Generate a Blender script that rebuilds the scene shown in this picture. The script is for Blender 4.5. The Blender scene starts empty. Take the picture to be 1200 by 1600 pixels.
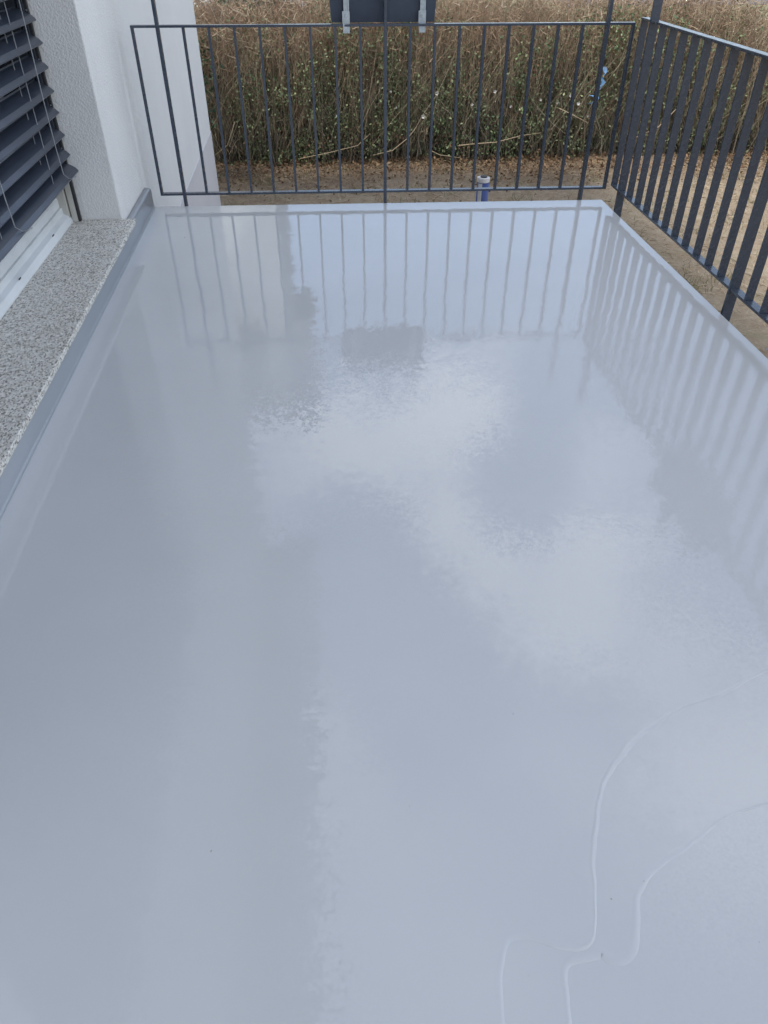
import bpy, bmesh, math, random
import numpy as np
from math import radians, sin, cos, pi
from mathutils import Vector
from mathutils.geometry import tessellate_polygon

scene = bpy.context.scene
C = scene.collection
random.seed(7)
rng = np.random.default_rng(11)

# ------------------------------------------------------------------ camera
CAM_H = 1.425
F_PX, PITCH, YAW = 1148.0, radians(39.2), radians(4.94)
cam_data = bpy.data.cameras.new('camera')
cam_data.sensor_fit = 'VERTICAL'
cam_data.sensor_height = 36.0
cam_data.lens = 36.0 * F_PX / 1600.0
cam_data.clip_start = 0.05
cam_data.clip_end = 800.0
cam = bpy.data.objects.new('camera', cam_data)
C.objects.link(cam)
cam.location = (0, 0, CAM_H)
cam.rotation_euler = (pi / 2 - PITCH, 0, -YAW)
scene.camera = cam

# ------------------------------------------------------------------ sky, sun, exposure
SUN_EL, SUN_AZ = radians(60), radians(-110)      # azimuth clockwise from +Y
world = bpy.data.worlds.new('World')
scene.world = world
world.use_nodes = True
wn, wl = world.node_tree.nodes, world.node_tree.links
wn.clear()


def wnode(t, **kw):
    n = wn.new(t)
    for k, v in kw.items():
        setattr(n, k, v)
    return n


w_out = wnode('ShaderNodeOutputWorld')
w_bg = wnode('ShaderNodeBackground')
w_bg.inputs['Strength'].default_value = 0.10
w_sky = wnode('ShaderNodeTexSky', sky_type='NISHITA', sun_disc=False, sun_elevation=SUN_EL, sun_rotation=SUN_AZ)
w_sky.air_density, w_sky.dust_density, w_sky.ozone_density = 1.0, 1.2, 1.0
w_tc = wnode('ShaderNodeTexCoord')
w_sep = wnode('ShaderNodeSeparateXYZ')
wl.new(w_tc.outputs['Generated'], w_sep.inputs[0])


def wmath(op, a, b=None, c=None, clamp=False):
    n = wnode('ShaderNodeMath', operation=op)
    n.use_clamp = clamp
    for i, v in enumerate((a, b, c)):
        if v is None:
            continue
        if isinstance(v, (int, float)):
            n.inputs[i].default_value = v
        else:
            wl.new(v, n.inputs[i])
    return n.outputs[0]


# cloud layer: project the view direction on a flat layer overhead
w_h = wmath('ADD', wmath('MAXIMUM', w_sep.outputs['Z'], 0.0), 0.16)
w_cmb = wnode('ShaderNodeCombineXYZ')
wl.new(wmath('DIVIDE', w_sep.outputs['X'], w_h), w_cmb.inputs[0])
wl.new(wmath('DIVIDE', w_sep.outputs['Y'], w_h), w_cmb.inputs[1])
w_map = wnode('ShaderNodeMapping')
w_map.inputs['Location'].default_value = (0.35, 0.2, 0.0)
wl.new(w_cmb.outputs[0], w_map.inputs[0])
w_n1 = wnode('ShaderNodeTexNoise')
w_n1.inputs['Scale'].default_value = 1.15
w_n1.inputs['Detail'].default_value = 7.0
w_n1.inputs['Roughness'].default_value = 0.55
w_n1.inputs['Distortion'].default_value = 0.25
wl.new(w_map.outputs[0], w_n1.inputs['Vector'])


def cloud_blob(az, el, rad, amt):
    """one cloud bank: smooth bump round a direction, its rim broken by the noise"""
    d = (sin(radians(az)) * cos(radians(el)), cos(radians(az)) * cos(radians(el)), sin(radians(el)))
    n = wnode('ShaderNodeVectorMath', operation='DOT_PRODUCT')
    n.inputs[1].default_value = d
    wl.new(w_tc.outputs['Generated'], n.inputs[0])
    m = wnode('ShaderNodeMapRange')
    m.interpolation_type = 'SMOOTHSTEP'
    m.inputs['From Min'].default_value = cos(radians(rad))
    m.inputs['From Max'].default_value = cos(radians(rad * 0.25))
    m.inputs['To Min'].default_value = 0.0
    m.inputs['To Max'].default_value = amt
    wl.new(n.outputs['Value'], m.inputs['Value'])
    return m.outputs[0]


dens = w_n1.outputs['Fac']
for b in ((6, 31.5, 12.5, .15), (18, 29, 11, .12), (27, 34, 8, .12), (13, 41.5, 6, .10), (22, 43.5, 8, .13), (31, 43, 8, .11),
          (-2, 58, 6, .06), (44, 49, 8, .05), (9, 51, 9, -.14), (2, 43, 8, -.14), (18, 36, 6, -.13), (3, 20, 14, -.16), (22, 20, 15, -.16),
          (40, 20, 14, -.10), (12, 68, 10, .04)):
    dens = wmath('ADD', dens, cloud_blob(*b))
w_ramp = wnode('ShaderNodeMapRange')
w_ramp.interpolation_type = 'SMOOTHSTEP'
w_ramp.inputs['From Min'].default_value = 0.43
w_ramp.inputs['From Max'].default_value = 0.67
wl.new(dens, w_ramp.inputs['Value'])
w_fac = wmath('ADD', wmath('MULTIPLY', w_ramp.outputs[0], 0.80), 0.11, clamp=True)
w_up = wmath('MULTIPLY', w_fac, wmath('MULTIPLY', wmath('ADD', w_sep.outputs['Z'], 0.02), 12.0, clamp=True))
w_mix = wnode('ShaderNodeMix', data_type='RGBA')
wl.new(w_up, w_mix.inputs['Factor'])
wl.new(w_sky.outputs[0], w_mix.inputs[6])
w_mix.inputs[7].default_value = (8.4, 8.6, 9.0, 1)
wl.new(w_mix.outputs[2], w_bg.inputs['Color'])
wl.new(w_bg.outputs[0], w_out.inputs['Surface'])

sun_data = bpy.data.lights.new('sun', 'SUN')
sun_data.energy = 1.6
sun_data.angle = radians(7)
sun_data.color = (1.0, 0.955, 0.89)
sun = bpy.data.objects.new('sun', sun_data)
C.objects.link(sun)
sun_dir = Vector((sin(SUN_AZ) * cos(SUN_EL), cos(SUN_AZ) * cos(SUN_EL), sin(SUN_EL)))
sun.rotation_euler = sun_dir.to_track_quat('Z', 'Y').to_euler()
sun.location = (6, -6, 12)

scene.view_settings.view_transform = 'Standard'
scene.view_settings.look = 'None'
scene.view_settings.exposure = 1.48
scene.view_settings.gamma = 1.0
scene.view_settings.use_curve_mapping = False


# ------------------------------------------------------------------ materials
class Mat:
    def __init__(self, name, color=(.5, .5, .5), rough=.6, metal=0.0, spec=None):
        self.m = bpy.data.materials.new(name)
        self.m.use_nodes = True
        self.t = self.m.node_tree
        self.n, self.l = self.t.nodes, self.t.links
        self.b = self.n['Principled BSDF']
        self.b.inputs['Base Color'].default_value = (*color, 1)
        self.b.inputs['Roughness'].default_value = rough
        self.b.inputs['Metallic'].default_value = metal
        if spec is not None:
            self.b.inputs['Specular IOR Level'].default_value = spec
        self._co = None
        self._nrm = None

    def co(self, scale=(1, 1, 1)):
        if self._co is None:
            self._co = self.n.new('ShaderNodeTexCoord').outputs['Object']
        if scale == (1, 1, 1):
            return self._co
        mp = self.n.new('ShaderNodeMapping')
        mp.inputs['Scale'].default_value = scale
        self.l.new(self._co, mp.inputs[0])
        return mp.outputs[0]

    def noise(self, scale, detail=4, rough=.55, stretch=(1, 1, 1), dist=0.0):
        x = self.n.new('ShaderNodeTexNoise')
        x.inputs['Scale'].default_value = scale
        x.inputs['Detail'].default_value = detail
        x.inputs['Roughness'].default_value = rough
        x.inputs['Distortion'].default_value = dist
        self.l.new(self.co(stretch), x.inputs['Vector'])
        return x.outputs['Fac']

    def vor(self, scale, out='Distance', stretch=(1, 1, 1)):
        x = self.n.new('ShaderNodeTexVoronoi')
        x.inputs['Scale'].default_value = scale
        self.l.new(self.co(stretch), x.inputs['Vector'])
        return x.outputs[out]

    def ramp(self, fac, stops):
        r = self.n.new('ShaderNodeValToRGB')
        e = r.color_ramp.elements
        while len(e) < len(stops):
            e.new(.5)
        for k, (p, c) in enumerate(stops):
            e[k].position = p
            e[k].color = (*c, 1) if len(c) == 3 else c
        self.l.new(fac, r.inputs[0])
        return r.outputs[0]

    def mix(self, fac, a, b, mode='MIX'):
        x = self.n.new('ShaderNodeMix')
        x.data_type = 'RGBA'
        x.blend_type = mode
        for i, v in ((0, fac), (6, a), (7, b)):
            if isinstance(v, (int, float)):
                x.inputs[i].default_value = v
            elif isinstance(v, tuple):
                x.inputs[i].default_value = (*v, 1)
            else:
                self.l.new(v, x.inputs[i])
        return x.outputs[2]

    def math(self, op, a, b=None, clamp=False):
        x = self.n.new('ShaderNodeMath')
        x.operation = op
        x.use_clamp = clamp
        for i, v in enumerate((a, b)):
            if v is None:
                continue
            if isinstance(v, (int, float)):
                x.inputs[i].default_value = v
            else:
                self.l.new(v, x.inputs[i])
        return x.outputs[0]

    def rng(self, fac, a, b, lo, hi):
        x = self.n.new('ShaderNodeMapRange')
        for k, v in zip(('From Min', 'From Max', 'To Min', 'To Max'), (a, b, lo, hi)):
            x.inputs[k].default_value = v
        self.l.new(fac, x.inputs['Value'])
        return x.outputs[0]

    def twig_zone(self):
        return self.noise(2.6, 4, .65, (1, 1, .45))

    def island(self):
        return self.n.new('ShaderNodeNewGeometry').outputs['Random Per Island']

    def attr(self, name):
        x = self.n.new('ShaderNodeAttribute')
        x.attribute_name = name
        return x.outputs['Fac']

    def color(self, s):
        self.l.new(s, self.b.inputs['Base Color'])
        return self

    def rough(self, s):
        self.l.new(s, self.b.inputs['Roughness'])
        return self

    def tilt(self, layers):
        """ripples of a levelled liquid: tilts the normal by a few smooth random fields"""
        g = self.n.new('ShaderNodeNewGeometry')
        acc = g.outputs['Normal']
        for scale, det, amp, mask in layers:
            x = self.n.new('ShaderNodeTexNoise')
            x.inputs['Scale'].default_value = scale
            x.inputs['Detail'].default_value = det
            self.l.new(self.co(), x.inputs['Vector'])
            sub = self.n.new('ShaderNodeVectorMath')
            sub.operation = 'SUBTRACT'
            self.l.new(x.outputs['Color'], sub.inputs[0])
            sub.inputs[1].default_value = (.5, .5, .5)
            sc = self.n.new('ShaderNodeVectorMath')
            sc.operation = 'SCALE'
            self.l.new(sub.outputs[0], sc.inputs[0])
            if mask is None:
                sc.inputs['Scale'].default_value = amp
            else:
                self.l.new(self.math('MULTIPLY', mask, amp), sc.inputs['Scale'])
            ad = self.n.new('ShaderNodeVectorMath')
            ad.operation = 'ADD'
            self.l.new(acc, ad.inputs[0])
            self.l.new(sc.outputs[0], ad.inputs[1])
            acc = ad.outputs[0]
        nm = self.n.new('ShaderNodeVectorMath')
        nm.operation = 'NORMALIZE'
        self.l.new(acc, nm.inputs[0])
        self.l.new(nm.outputs[0], self.b.inputs['Normal'])
        return self

    def bump(self, h, dist, strength=1.0):
        x = self.n.new('ShaderNodeBump')
        x.inputs['Distance'].default_value = dist
        x.inputs['Strength'].default_value = strength
        self.l.new(h, x.inputs['Height'])
        if self._nrm is not None:
            self.l.new(self._nrm, x.inputs['Normal'])
        self._nrm = x.outputs[0]
        self.l.new(self._nrm, self.b.inputs['Normal'])
        return self


def coat_material(name, wet, ca=(.530, .535, .530), cb=(.552, .557, .552)):
    """light blue-grey liquid roof coating, still wet and mirror-like where fresh"""
    m = Mat(name, (.28, .315, .37), .05)
    big = m.noise(1.3, 3)
    m.color(m.mix(m.rng(big, .35, .65, 0, 1), ca, cb))
    # roller bands: strips of different smoothness laid across the floor
    band = m.noise(1.5, 3, .6, (.35, 1.6, 1), .6)
    patch = m.noise(2.3, 3, .55, (.7, 1.2, 1), .4)
    if wet:
        rough_patch = m.rng(patch, .40, .60, .22, 1.0)
        # the strip by the far railing has levelled out smoother than the rest
        sp = m.n.new('ShaderNodeSeparateXYZ')
        m.l.new(m.co(), sp.inputs[0])
        yy = m.math('ADD', sp.outputs[1], m.math('MULTIPLY', m.noise(3.0, 3), .5))
        near = m.rng(yy, 3.0, 3.35, 1.0, .22)
        m.rough(m.math('ADD', m.rng(band, .35, .75, .008, .035), m.math('MULTIPLY', near, .045)))
        m.tilt([(2.6, 2, .014, None), (9, 2, .014, None), (24, 1, .031, None), (48, 2, .036, near), (110, 2, .12, m.math('MULTIPLY', rough_patch, near))])
    else:
        m.rough(m.rng(band, .3, .7, .07, .15))
        m.tilt([(2.6, 2, .030, None), (34, 2, .03, None), (150, 2, .16, None)])
    m.b.inputs['IOR'].default_value = 1.5
    return m.m


M = {}
M['coat_wet'] = coat_material('wet grey coating', True)
M['coat_upstand_shaded'] = coat_material('grey coating on the upstand', True, (.33, .35, .375), (.355, .375, .40))  # same coat with the shade under the sill painted into its colour
for _l in list(M['coat_upstand_shaded'].node_tree.links):
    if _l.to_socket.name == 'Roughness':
        M['coat_upstand_shaded'].node_tree.links.remove(_l)
M['coat_upstand_shaded'].node_tree.nodes['Principled BSDF'].inputs['Roughness'].default_value = .34
M['coat_dry'] = coat_material('rough grey coating', False)


def rail_material():
    m = Mat('anthracite rail paint', (.030, .038, .052), .38)
    m.color(m.mix(m.rng(m.noise(9, 5), .4, .7, 0, 1), (.044, .057, .080), (.051, .064, .088)))
    m.rough(m.rng(m.noise(30, 4), .3, .7, .20, .32))
    return m.m


M['rail'] = rail_material()


def stucco(name, a, b, grain, depth):
    m = Mat(name, a, .92, spec=.25)
    blotch = m.noise(2.2, 5, .6, (1, 1, .5))
    m.color(m.mix(m.rng(blotch, .35, .7, 0, 1), a, b))
    m.bump(m.noise(grain, 4, .65), depth)
    m.bump(m.vor(grain * .8), depth * .6)
    return m.m


M['stucco_near'] = stucco('white rough stucco', (.78, .765, .735), (.71, .695, .665), 125, .0036)
M['stucco_far'] = stucco('white fine stucco', (.73, .725, .71), (.69, .685, .67), 170, .0028)
M['plinth'] = stucco('grey plinth render', (.60, .585, .59), (.55, .535, .545), 200, .0025)
M['roof_wood'] = stucco('white painted soffit', (.61, .61, .64), (.57, .57, .60), 40, .001)


def granite():
    m = Mat('speckled granite', (.4, .4, .38), .5)
    a = m.vor(200, 'Color', (1, .62, 1))
    g = m.n.new('ShaderNodeSeparateColor')
    m.l.new(a, g.inputs[0])
    c = m.ramp(g.outputs[0], [(0.0, (.11, .10, .085)), (.16, (.27, .25, .21)), (.30, (.52, .49, .435)), (.7, (.73, .70, .63)), (1, (.86, .83, .76))])
    n2 = m.noise(26, 4, .6)
    c = m.mix(m.rng(n2, .3, .7, 0, .35), c, (.46, .44, .40))
    vein = m.noise(2.4, 5, .7, (1, .45, 1), 1.2)
    c = m.mix(m.rng(vein, .67, .71, 0, .75), c, (.10, .10, .10))
    m.color(c)
    m.rough(m.rng(g.outputs[1], 0, 1, .35, .65))
    m.bump(m.noise(320, 2), .0006)
    return m.m


M['granite'] = granite()


def simple(name, a, b, rough, scale=12, bump=.0003, metal=0.0, grain=200):
    m = Mat(name, a, rough, metal)
    m.color(m.mix(m.rng(m.noise(scale, 5), .35, .68, 0, 1), a, b))
    m.bump(m.noise(grain, 3), bump)
    return m.m


M['slat'] = simple('anthracite blind slats', (.034, .042, .060), (.046, .055, .074), .30, 6, .00012)
M['dark'] = simple('dark rubber', (.018, .019, .022), (.03, .03, .032), .6)
M['pvc'] = simple('white window plastic', (.74, .76, .76), (.66, .68, .68), .3, 5, .0001)
M['beige'] = simple('beige window trim', (.52, .50, .45), (.46, .44, .40), .5, 8)
M['cord'] = simple('grey blind cord', (.34, .35, .36), (.28, .29, .30), .7, 40)
M['zinc'] = simple('galvanised steel', (.46, .50, .53), (.33, .37, .40), .35, 60, .0003, .7)
M['planter'] = simple('anthracite plastic', (.036, .048, .074), (.046, .059, .086), .5, 7, .0004)
M['planter_pale'] = simple('pale grey plastic', (.55, .58, .57), (.48, .51, .50), .5, 6, .0004)
M['potting'] = simple('potting soil', (.04, .028, .018), (.09, .065, .04), .95, 40, .006, 0, 60)
M['blue'] = simple('blue enamel', (.006, .030, .15), (.009, .038, .20), .35, 10)
M['cap'] = simple('pale grey cap', (.62, .61, .60), (.50, .49, .48), .5, 20)
M['blue_scrap'] = simple('pale blue plastic', (.09, .27, .55), (.22, .42, .66), .4, 30)
M['white_scrap'] = simple('white petals', (.75, .74, .70), (.62, .60, .56), .7, 30)
M['white_wall'] = simple('white house render', (.80, .80, .78), (.76, .76, .74), .9, 1.5, .002, 0, 90)
M['grey_clad'] = simple('grey facade cladding', (.20, .20, .205), (.24, .24, .245), .7, 1.2)
M['roof_grey'] = simple('grey roof sheet', (.12, .115, .11), (.16, .15, .14), .7, 3)
M['window_dark'] = simple('dark window glass', (.03, .04, .045), (.05, .06, .065), .08, 2, 0.00005)


def glass_pane():
    m = Mat('window glass', (.02, .025, .03), .03)
    m.b.inputs['IOR'].default_value = 1.5
    m.bump(m.noise(2.0, 2), .0003)
    return m.m


M['pane'] = glass_pane()


def soil():
    m = Mat('dry soil and dead grass', (.2, .14, .09), .95, spec=.2)
    patch = m.noise(.8, 5, .6)
    fine = m.noise(34, 6, .7)
    mid = m.noise(7, 5, .65)
    c = m.mix(m.rng(patch, .38, .62, 0, 1), (.295, .238, .168), (.345, .285, .205))
    c = m.mix(m.rng(mid, .42, .7, 0, .8), c, (.24, .17, .108))
    c = m.mix(m.rng(fine, .5, .72, 0, .7), c, (.42, .355, .265))
    green = m.noise(2.3, 4, .6)
    c = m.mix(m.rng(green, .58, .72, 0, .45), c, (.18, .18, .085))
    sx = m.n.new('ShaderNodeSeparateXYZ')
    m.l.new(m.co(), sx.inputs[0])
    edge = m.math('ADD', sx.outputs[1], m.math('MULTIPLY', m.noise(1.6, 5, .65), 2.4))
    c = m.mix(m.rng(edge, 10.3, 11.2, 0, .75), c, m.mix(m.rng(fine, .4, .7, 0, 1), (.15, .105, .068), (.30, .22, .15)))  # shade at the hedge foot painted in as darker, browner soil
    m.color(c)
    m.bump(m.noise(9, 5, .7), .05)
    m.bump(fine, .03)
    return m.m


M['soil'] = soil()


def lawn():
    m = Mat('pale lawn', (.10, .14, .05), .95)
    m.color(m.mix(m.rng(m.noise(1.3, 5), .35, .65, 0, 1), (.09, .125, .045), (.20, .19, .10)))
    return m.m


M['lawn'] = lawn()


def plant_mat(name, stops, rough=.6, trans=0.0, zone=None):
    m = Mat(name, (.1, .1, .05), rough, spec=.3)
    c = m.ramp(m.island(), stops)
    if zone and zone[0] > .3:
        c = m.mix(m.rng(m.twig_zone(), .42, .62, 0, .75), c, (.17, .105, .07))
    if zone:
        zc = m.noise(.9, 3, .6)
        c = m.mix(m.rng(zc, .35, .65, 0, .55), c, zone)
    m.color(c)
    if trans:
        m.b.inputs['Subsurface Weight'].default_value = 0.0
    return m.m


M['twig'] = plant_mat('dry hedge twigs', [(0, (.13, .085, .058)), (.3, (.27, .19, .125)), (.6, (.42, .315, .205)), (.85, (.55, .45, .31)), (1, (.68, .60, .46))], .8, zone=(.34, .23, .155))
M['twig_low'] = plant_mat('grey-green lower twigs', [(0, (.15, .125, .085)), (.4, (.30, .25, .17)), (.8, (.42, .355, .245)), (1, (.52, .45, .33))], .85)
M['twig_dark'] = plant_mat('old hedge stems', [(0, (.07, .055, .04)), (.5, (.15, .12, .085)), (1, (.26, .215, .155))], .85)
M['leaf'] = plant_mat('hedge leaves', [(0, (.05, .085, .042)), (.45, (.10, .150, .066)), (.85, (.165, .22, .10)), (1, (.27, .30, .16))], .45, zone=(.15, .15, .08))
M['dead_leaf'] = plant_mat('dead leaves', [(0, (.06, .035, .02)), (.5, (.16, .095, .05)), (1, (.30, .20, .115))], .8)
M['shrub_leaf'] = plant_mat('evergreen leaves', [(0, (.015, .032, .018)), (.5, (.035, .065, .03)), (1, (.09, .13, .065))], .4)
M['straw'] = plant_mat('straw bits', [(0, (.15, .105, .065)), (.4, (.31, .235, .15)), (1, (.48, .40, .28))], .85)
M['grass'] = plant_mat('grass blades', [(0, (.05, .07, .02)), (.5, (.12, .13, .045)), (1, (.27, .22, .11))], .7)


# ------------------------------------------------------------------ builders
class MB:
    """collects shapes, then links them as ONE mesh object"""
    def __init__(self):
        self.v, self.f = [], []

    def add(self, vs, fs):
        o = len(self.v)
        self.v += [tuple(p) for p in vs]
        self.f += [tuple(i + o for i in f) for f in fs]
        return self

    def box(self, lo, hi):
        x0, y0, z0 = lo
        x1, y1, z1 = hi
        return self.add([(x0, y0, z0), (x1, y0, z0), (x1, y1, z0), (x0, y1, z0), (x0, y0, z1), (x1, y0, z1), (x1, y1, z1), (x0, y1, z1)],
                        [(3, 2, 1, 0), (4, 5, 6, 7), (0, 1, 5, 4), (1, 2, 6, 5), (2, 3, 7, 6), (3, 0, 4, 7)])

    def prism_y(self, prof, y0, y1):
        """profile in x,z (counter-clockwise seen from -y) swept along y"""
        n = len(prof)
        vs = [(x, y0, z) for x, z in prof] + [(x, y1, z) for x, z in prof]
        fs = [(i, (i + 1) % n, n + (i + 1) % n, n + i) for i in range(n)]
        fs += [tuple(range(n - 1, -1, -1)), tuple(range(n, 2 * n))]
        return self.add(vs, fs)

    def lathe(self, prof, n=24, c=(0, 0)):
        vs, fs = [], []
        for r, z in prof:
            vs += [(c[0] + r * cos(2 * pi * k / n), c[1] + r * sin(2 * pi * k / n), z) for k in range(n)]
        for i in range(len(prof) - 1):
            for k in range(n):
                a, b = i * n + k, i * n + (k + 1) % n
                fs.append((a, b, b + n, a + n))
        fs.append(tuple(range(n - 1, -1, -1)))
        fs.append(tuple((len(prof) - 1) * n + k for k in range(n)))
        return self.add(vs, fs)

    def tube(self, pts, r, n=6):
        pts = [Vector(p) for p in pts]
        rs = r if isinstance(r, (list, tuple)) else [r] * len(pts)
        vs, fs = [], []
        d = (pts[-1] - pts[0]).normalized()
        u = d.cross(Vector((.31, .77, .2)) if abs(d.z) > .5 else Vector((0, 0, 1))).normalized()
        w = d.cross(u)
        for p, q in zip(pts, rs):
            vs += [tuple(p + u * q * cos(2 * pi * k / n) + w * q * sin(2 * pi * k / n)) for k in range(n)]
        for i in range(len(pts) - 1):
            for k in range(n):
                a, b = i * n + k, i * n + (k + 1) % n
                fs.append((a, b, b + n, a + n))
        fs.append(tuple(range(n - 1, -1, -1)))
        fs.append(tuple((len(pts) - 1) * n + k for k in range(n)))
        return self.add(vs, fs)

    def build(self, name, mat, parent=None, loc=(0, 0, 0), bevel=0.0, seg=2, smooth=False, offset=None):
        me = bpy.data.meshes.new(name)
        vs = self.v
        if offset is not None:
            vs = [(x - offset[0], y - offset[1], z - offset[2]) for x, y, z in vs]
            loc = offset
        me.from_pydata(vs, [], self.f)
        bm = bmesh.new()
        bm.from_mesh(me)
        bmesh.ops.recalc_face_normals(bm, faces=bm.faces)
        if bevel:
            ed = [e for e in bm.edges if len(e.link_faces) == 2 and e.calc_face_angle(0) > .5]
            bmesh.ops.bevel(bm, geom=ed, offset=bevel, segments=seg, affect='EDGES', profile=.5)
        bm.to_mesh(me)
        bm.free()
        if smooth:
            for p in me.polygons:
                p.use_smooth = True
        me.materials.append(M[mat] if isinstance(mat, str) else mat)
        o = bpy.data.objects.new(name, me)
        C.objects.link(o)
        if parent is not None:
            o.parent = parent
            o.location = loc
        else:
            o.location = loc
        return o


def empty(name, loc=(0, 0, 0)):
    o = bpy.data.objects.new(name, None)
    C.objects.link(o)
    o.location = loc
    return o


def tag(o, label=None, cat=None, group=None, kind=None):
    for k, v in (('label', label), ('category', cat), ('group', group), ('kind', kind)):
        if v:
            o[k] = v
    return o


def copy_obj(o, parent, loc):
    c = o.copy()
    C.objects.link(c)
    c.parent = parent
    c.location = loc
    return c


def raw_mesh(name, verts, faces, mat, parent=None, attr=None):
    """fast mesh from numpy arrays; faces is (n, k)"""
    me = bpy.data.meshes.new(name)
    verts = np.asarray(verts, dtype=np.float32)
    faces = np.asarray(faces, dtype=np.int32)
    n, k = faces.shape
    me.vertices.add(len(verts))
    me.vertices.foreach_set('co', verts.ravel())
    me.loops.add(n * k)
    me.loops.foreach_set('vertex_index', faces.ravel())
    me.polygons.add(n)
    me.polygons.foreach_set('loop_start', np.arange(0, n * k, k, dtype=np.int32))
    me.update(calc_edges=True)
    me.validate()
    me.materials.append(M[mat])
    o = bpy.data.objects.new(name, me)
    C.objects.link(o)
    o.parent = parent
    return o


def tubes(P, R, sides=3):
    """P (N,n,3) polylines, R (N,n) radii -> verts, quad faces"""
    N, n, _ = P.shape
    d = P[:, -1] - P[:, 0]
    d /= np.linalg.norm(d, axis=1, keepdims=True) + 1e-9
    ref = rng.normal(size=(N, 3))
    u = np.cross(d, ref)
    u /= np.linalg.norm(u, axis=1, keepdims=True) + 1e-9
    w = np.cross(d, u)
    ang = 2 * pi * np.arange(sides) / sides
    off = u[:, None, :] * np.cos(ang)[None, :, None] + w[:, None, :] * np.sin(ang)[None, :, None]
    V = P[:, :, None, :] + off[:, None, :, :] * R[:, :, None, None]
    idx = np.arange(N * n * sides).reshape(N, n, sides)
    a = idx[:, :-1, :]
    b = np.roll(idx, -1, axis=2)[:, :-1, :]
    c = np.roll(idx, -1, axis=2)[:, 1:, :]
    e = idx[:, 1:, :]
    F = np.stack([a, b, c, e], axis=-1).reshape(-1, 4)
    return V.reshape(-1, 3), F


def leaves(Pc, size, up=0.3):
    """small folded leaves: two quads' worth as one 4-point kite bent along its midrib -> verts, tri faces"""
    N = len(Pc)
    a = rng.normal(size=(N, 3))
    a[:, 2] += up
    a /= np.linalg.norm(a, axis=1, keepdims=True)
    b = np.cross(a, rng.normal(size=(N, 3)))
    b /= np.linalg.norm(b, axis=1, keepdims=True)
    c = np.cross(a, b)
    s = np.asarray(size)[:, None] if np.ndim(size) else size
    tip = Pc + a * s
    l = Pc + a * s * .45 + b * s * .30 + c * s * .10
    r = Pc + a * s * .45 - b * s * .30 + c * s * .10
    V = np.stack([Pc, l, tip, r], axis=1).reshape(-1, 3)
    i = np.arange(N)[:, None] * 4
    F = np.concatenate([i + np.array([[0, 1, 2]]), i + np.array([[0, 2, 3]])], axis=0)
    return V, F


# pixel -> plane, used only to read positions off the photograph
_f = np.array([sin(YAW) * cos(PITCH), cos(YAW) * cos(PITCH), -sin(PITCH)])
_r = np.array([cos(YAW), -sin(YAW), 0])
_d = np.cross(_f, _r)


def on_floor(x, y, z=0.0):
    r = _f * F_PX + _r * (x - 600) + _d * (y - 800)
    r = r * ((z - CAM_H) / r[2])
    return float(r[0]), float(r[1])


# ------------------------------------------------------------------ ground
GZ = -1.15


def ground_sheet():
    xs = np.concatenate([np.linspace(-400, -14, 12), np.linspace(-12, 14, 131), np.linspace(16, 400, 12)])
    ys = np.concatenate([np.linspace(-300, -12, 10), np.linspace(-10, 14, 121), np.linspace(16, 500, 14)])
    X, Y = np.meshgrid(xs, ys)
    ins = ((X > -12) & (X < 14) & (Y > -10) & (Y < 14))
    Z = GZ + ins * (.018 * np.sin(X * 2.1 + 1.3 * np.sin(Y * 1.7)) + .014 * np.sin(Y * 3.3 + X * 1.1) + rng.normal(size=X.shape) * .006)
    V = np.stack([X, Y, Z], -1).reshape(-1, 3)
    ny, nx = X.shape
    i = np.arange(ny * nx).reshape(ny, nx)
    F = np.stack([i[:-1, :-1], i[:-1, 1:], i[1:, 1:], i[1:, :-1]], -1).reshape(-1, 4)
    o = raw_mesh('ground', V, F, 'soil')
    for p in o.data.polygons:
        p.use_smooth = True
    return tag(o, kind='structure')


ground_sheet()
lw = MB().box((-60, 12.6, GZ - .3), (80, 90, GZ + .03)).build('lawn', 'lawn')
tag(lw, kind='structure')

M['asphalt'] = simple('grey asphalt', (.10, .10, .105), (.13, .13, .132), .85, 4, .004)
rd = MB().box((9, 30.5, GZ - .2), (60, 35.4, GZ + .045)).build('road', 'asphalt')
tag(rd, kind='structure')
gw = empty('garden_wall', (30, 35.6, GZ))
tag(gw, 'low pale garden wall along the grey road behind the hedge', 'wall')
MB().box((-20, -.12, -.1), (30, .12, 1.0)).build('wall', 'white_wall', gw)
MB().box((-20.1, -.16, 1.0003), (30.1, .16, 1.07)).build('coping', 'cap', gw, bevel=.01)

# straw and dead grass lying on the soil
n = 15000
px = rng.uniform(-2.2, 8.5, n)
py = rng.uniform(3.4, 10.6, n)
keep = ~((px < 1.9) & (py < 8.2))
px, py = px[keep], py[keep]
n = len(px)
ang = rng.uniform(0, 2 * pi, n)
ln = rng.uniform(.015, .06, n)
d = np.stack([np.cos(ang), np.sin(ang), rng.normal(size=n) * .25], -1) * ln[:, None]
c0 = np.stack([px, py, GZ + rng.uniform(.005, .03, n)], -1)
P = np.stack([c0 - d, c0 + [0, 0, .006], c0 + d], 1)
V, F = tubes(P, np.tile(rng.uniform(.0012, .0035, n)[:, None], (1, 3)))
tag(raw_mesh('straw_litter', V, F, 'straw'), 'straw and dead grass bits scattered over the dry soil', 'straw', kind='stuff')
# dead leaves, thick under the hedge
n = 9000
px = rng.uniform(-2.2, 8.5, n)
py = 10.6 - np.abs(rng.normal(size=n)) * .6
c0 = np.stack([px, py, GZ + rng.uniform(.005, .05, n)], -1)
V, F = leaves(c0, rng.uniform(.02, .055, n), 0)
tag(raw_mesh('leaf_litter', V, F, 'dead_leaf'), 'dead brown leaves lying along the foot of the hedge', 'leaf litter', kind='stuff')
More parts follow.
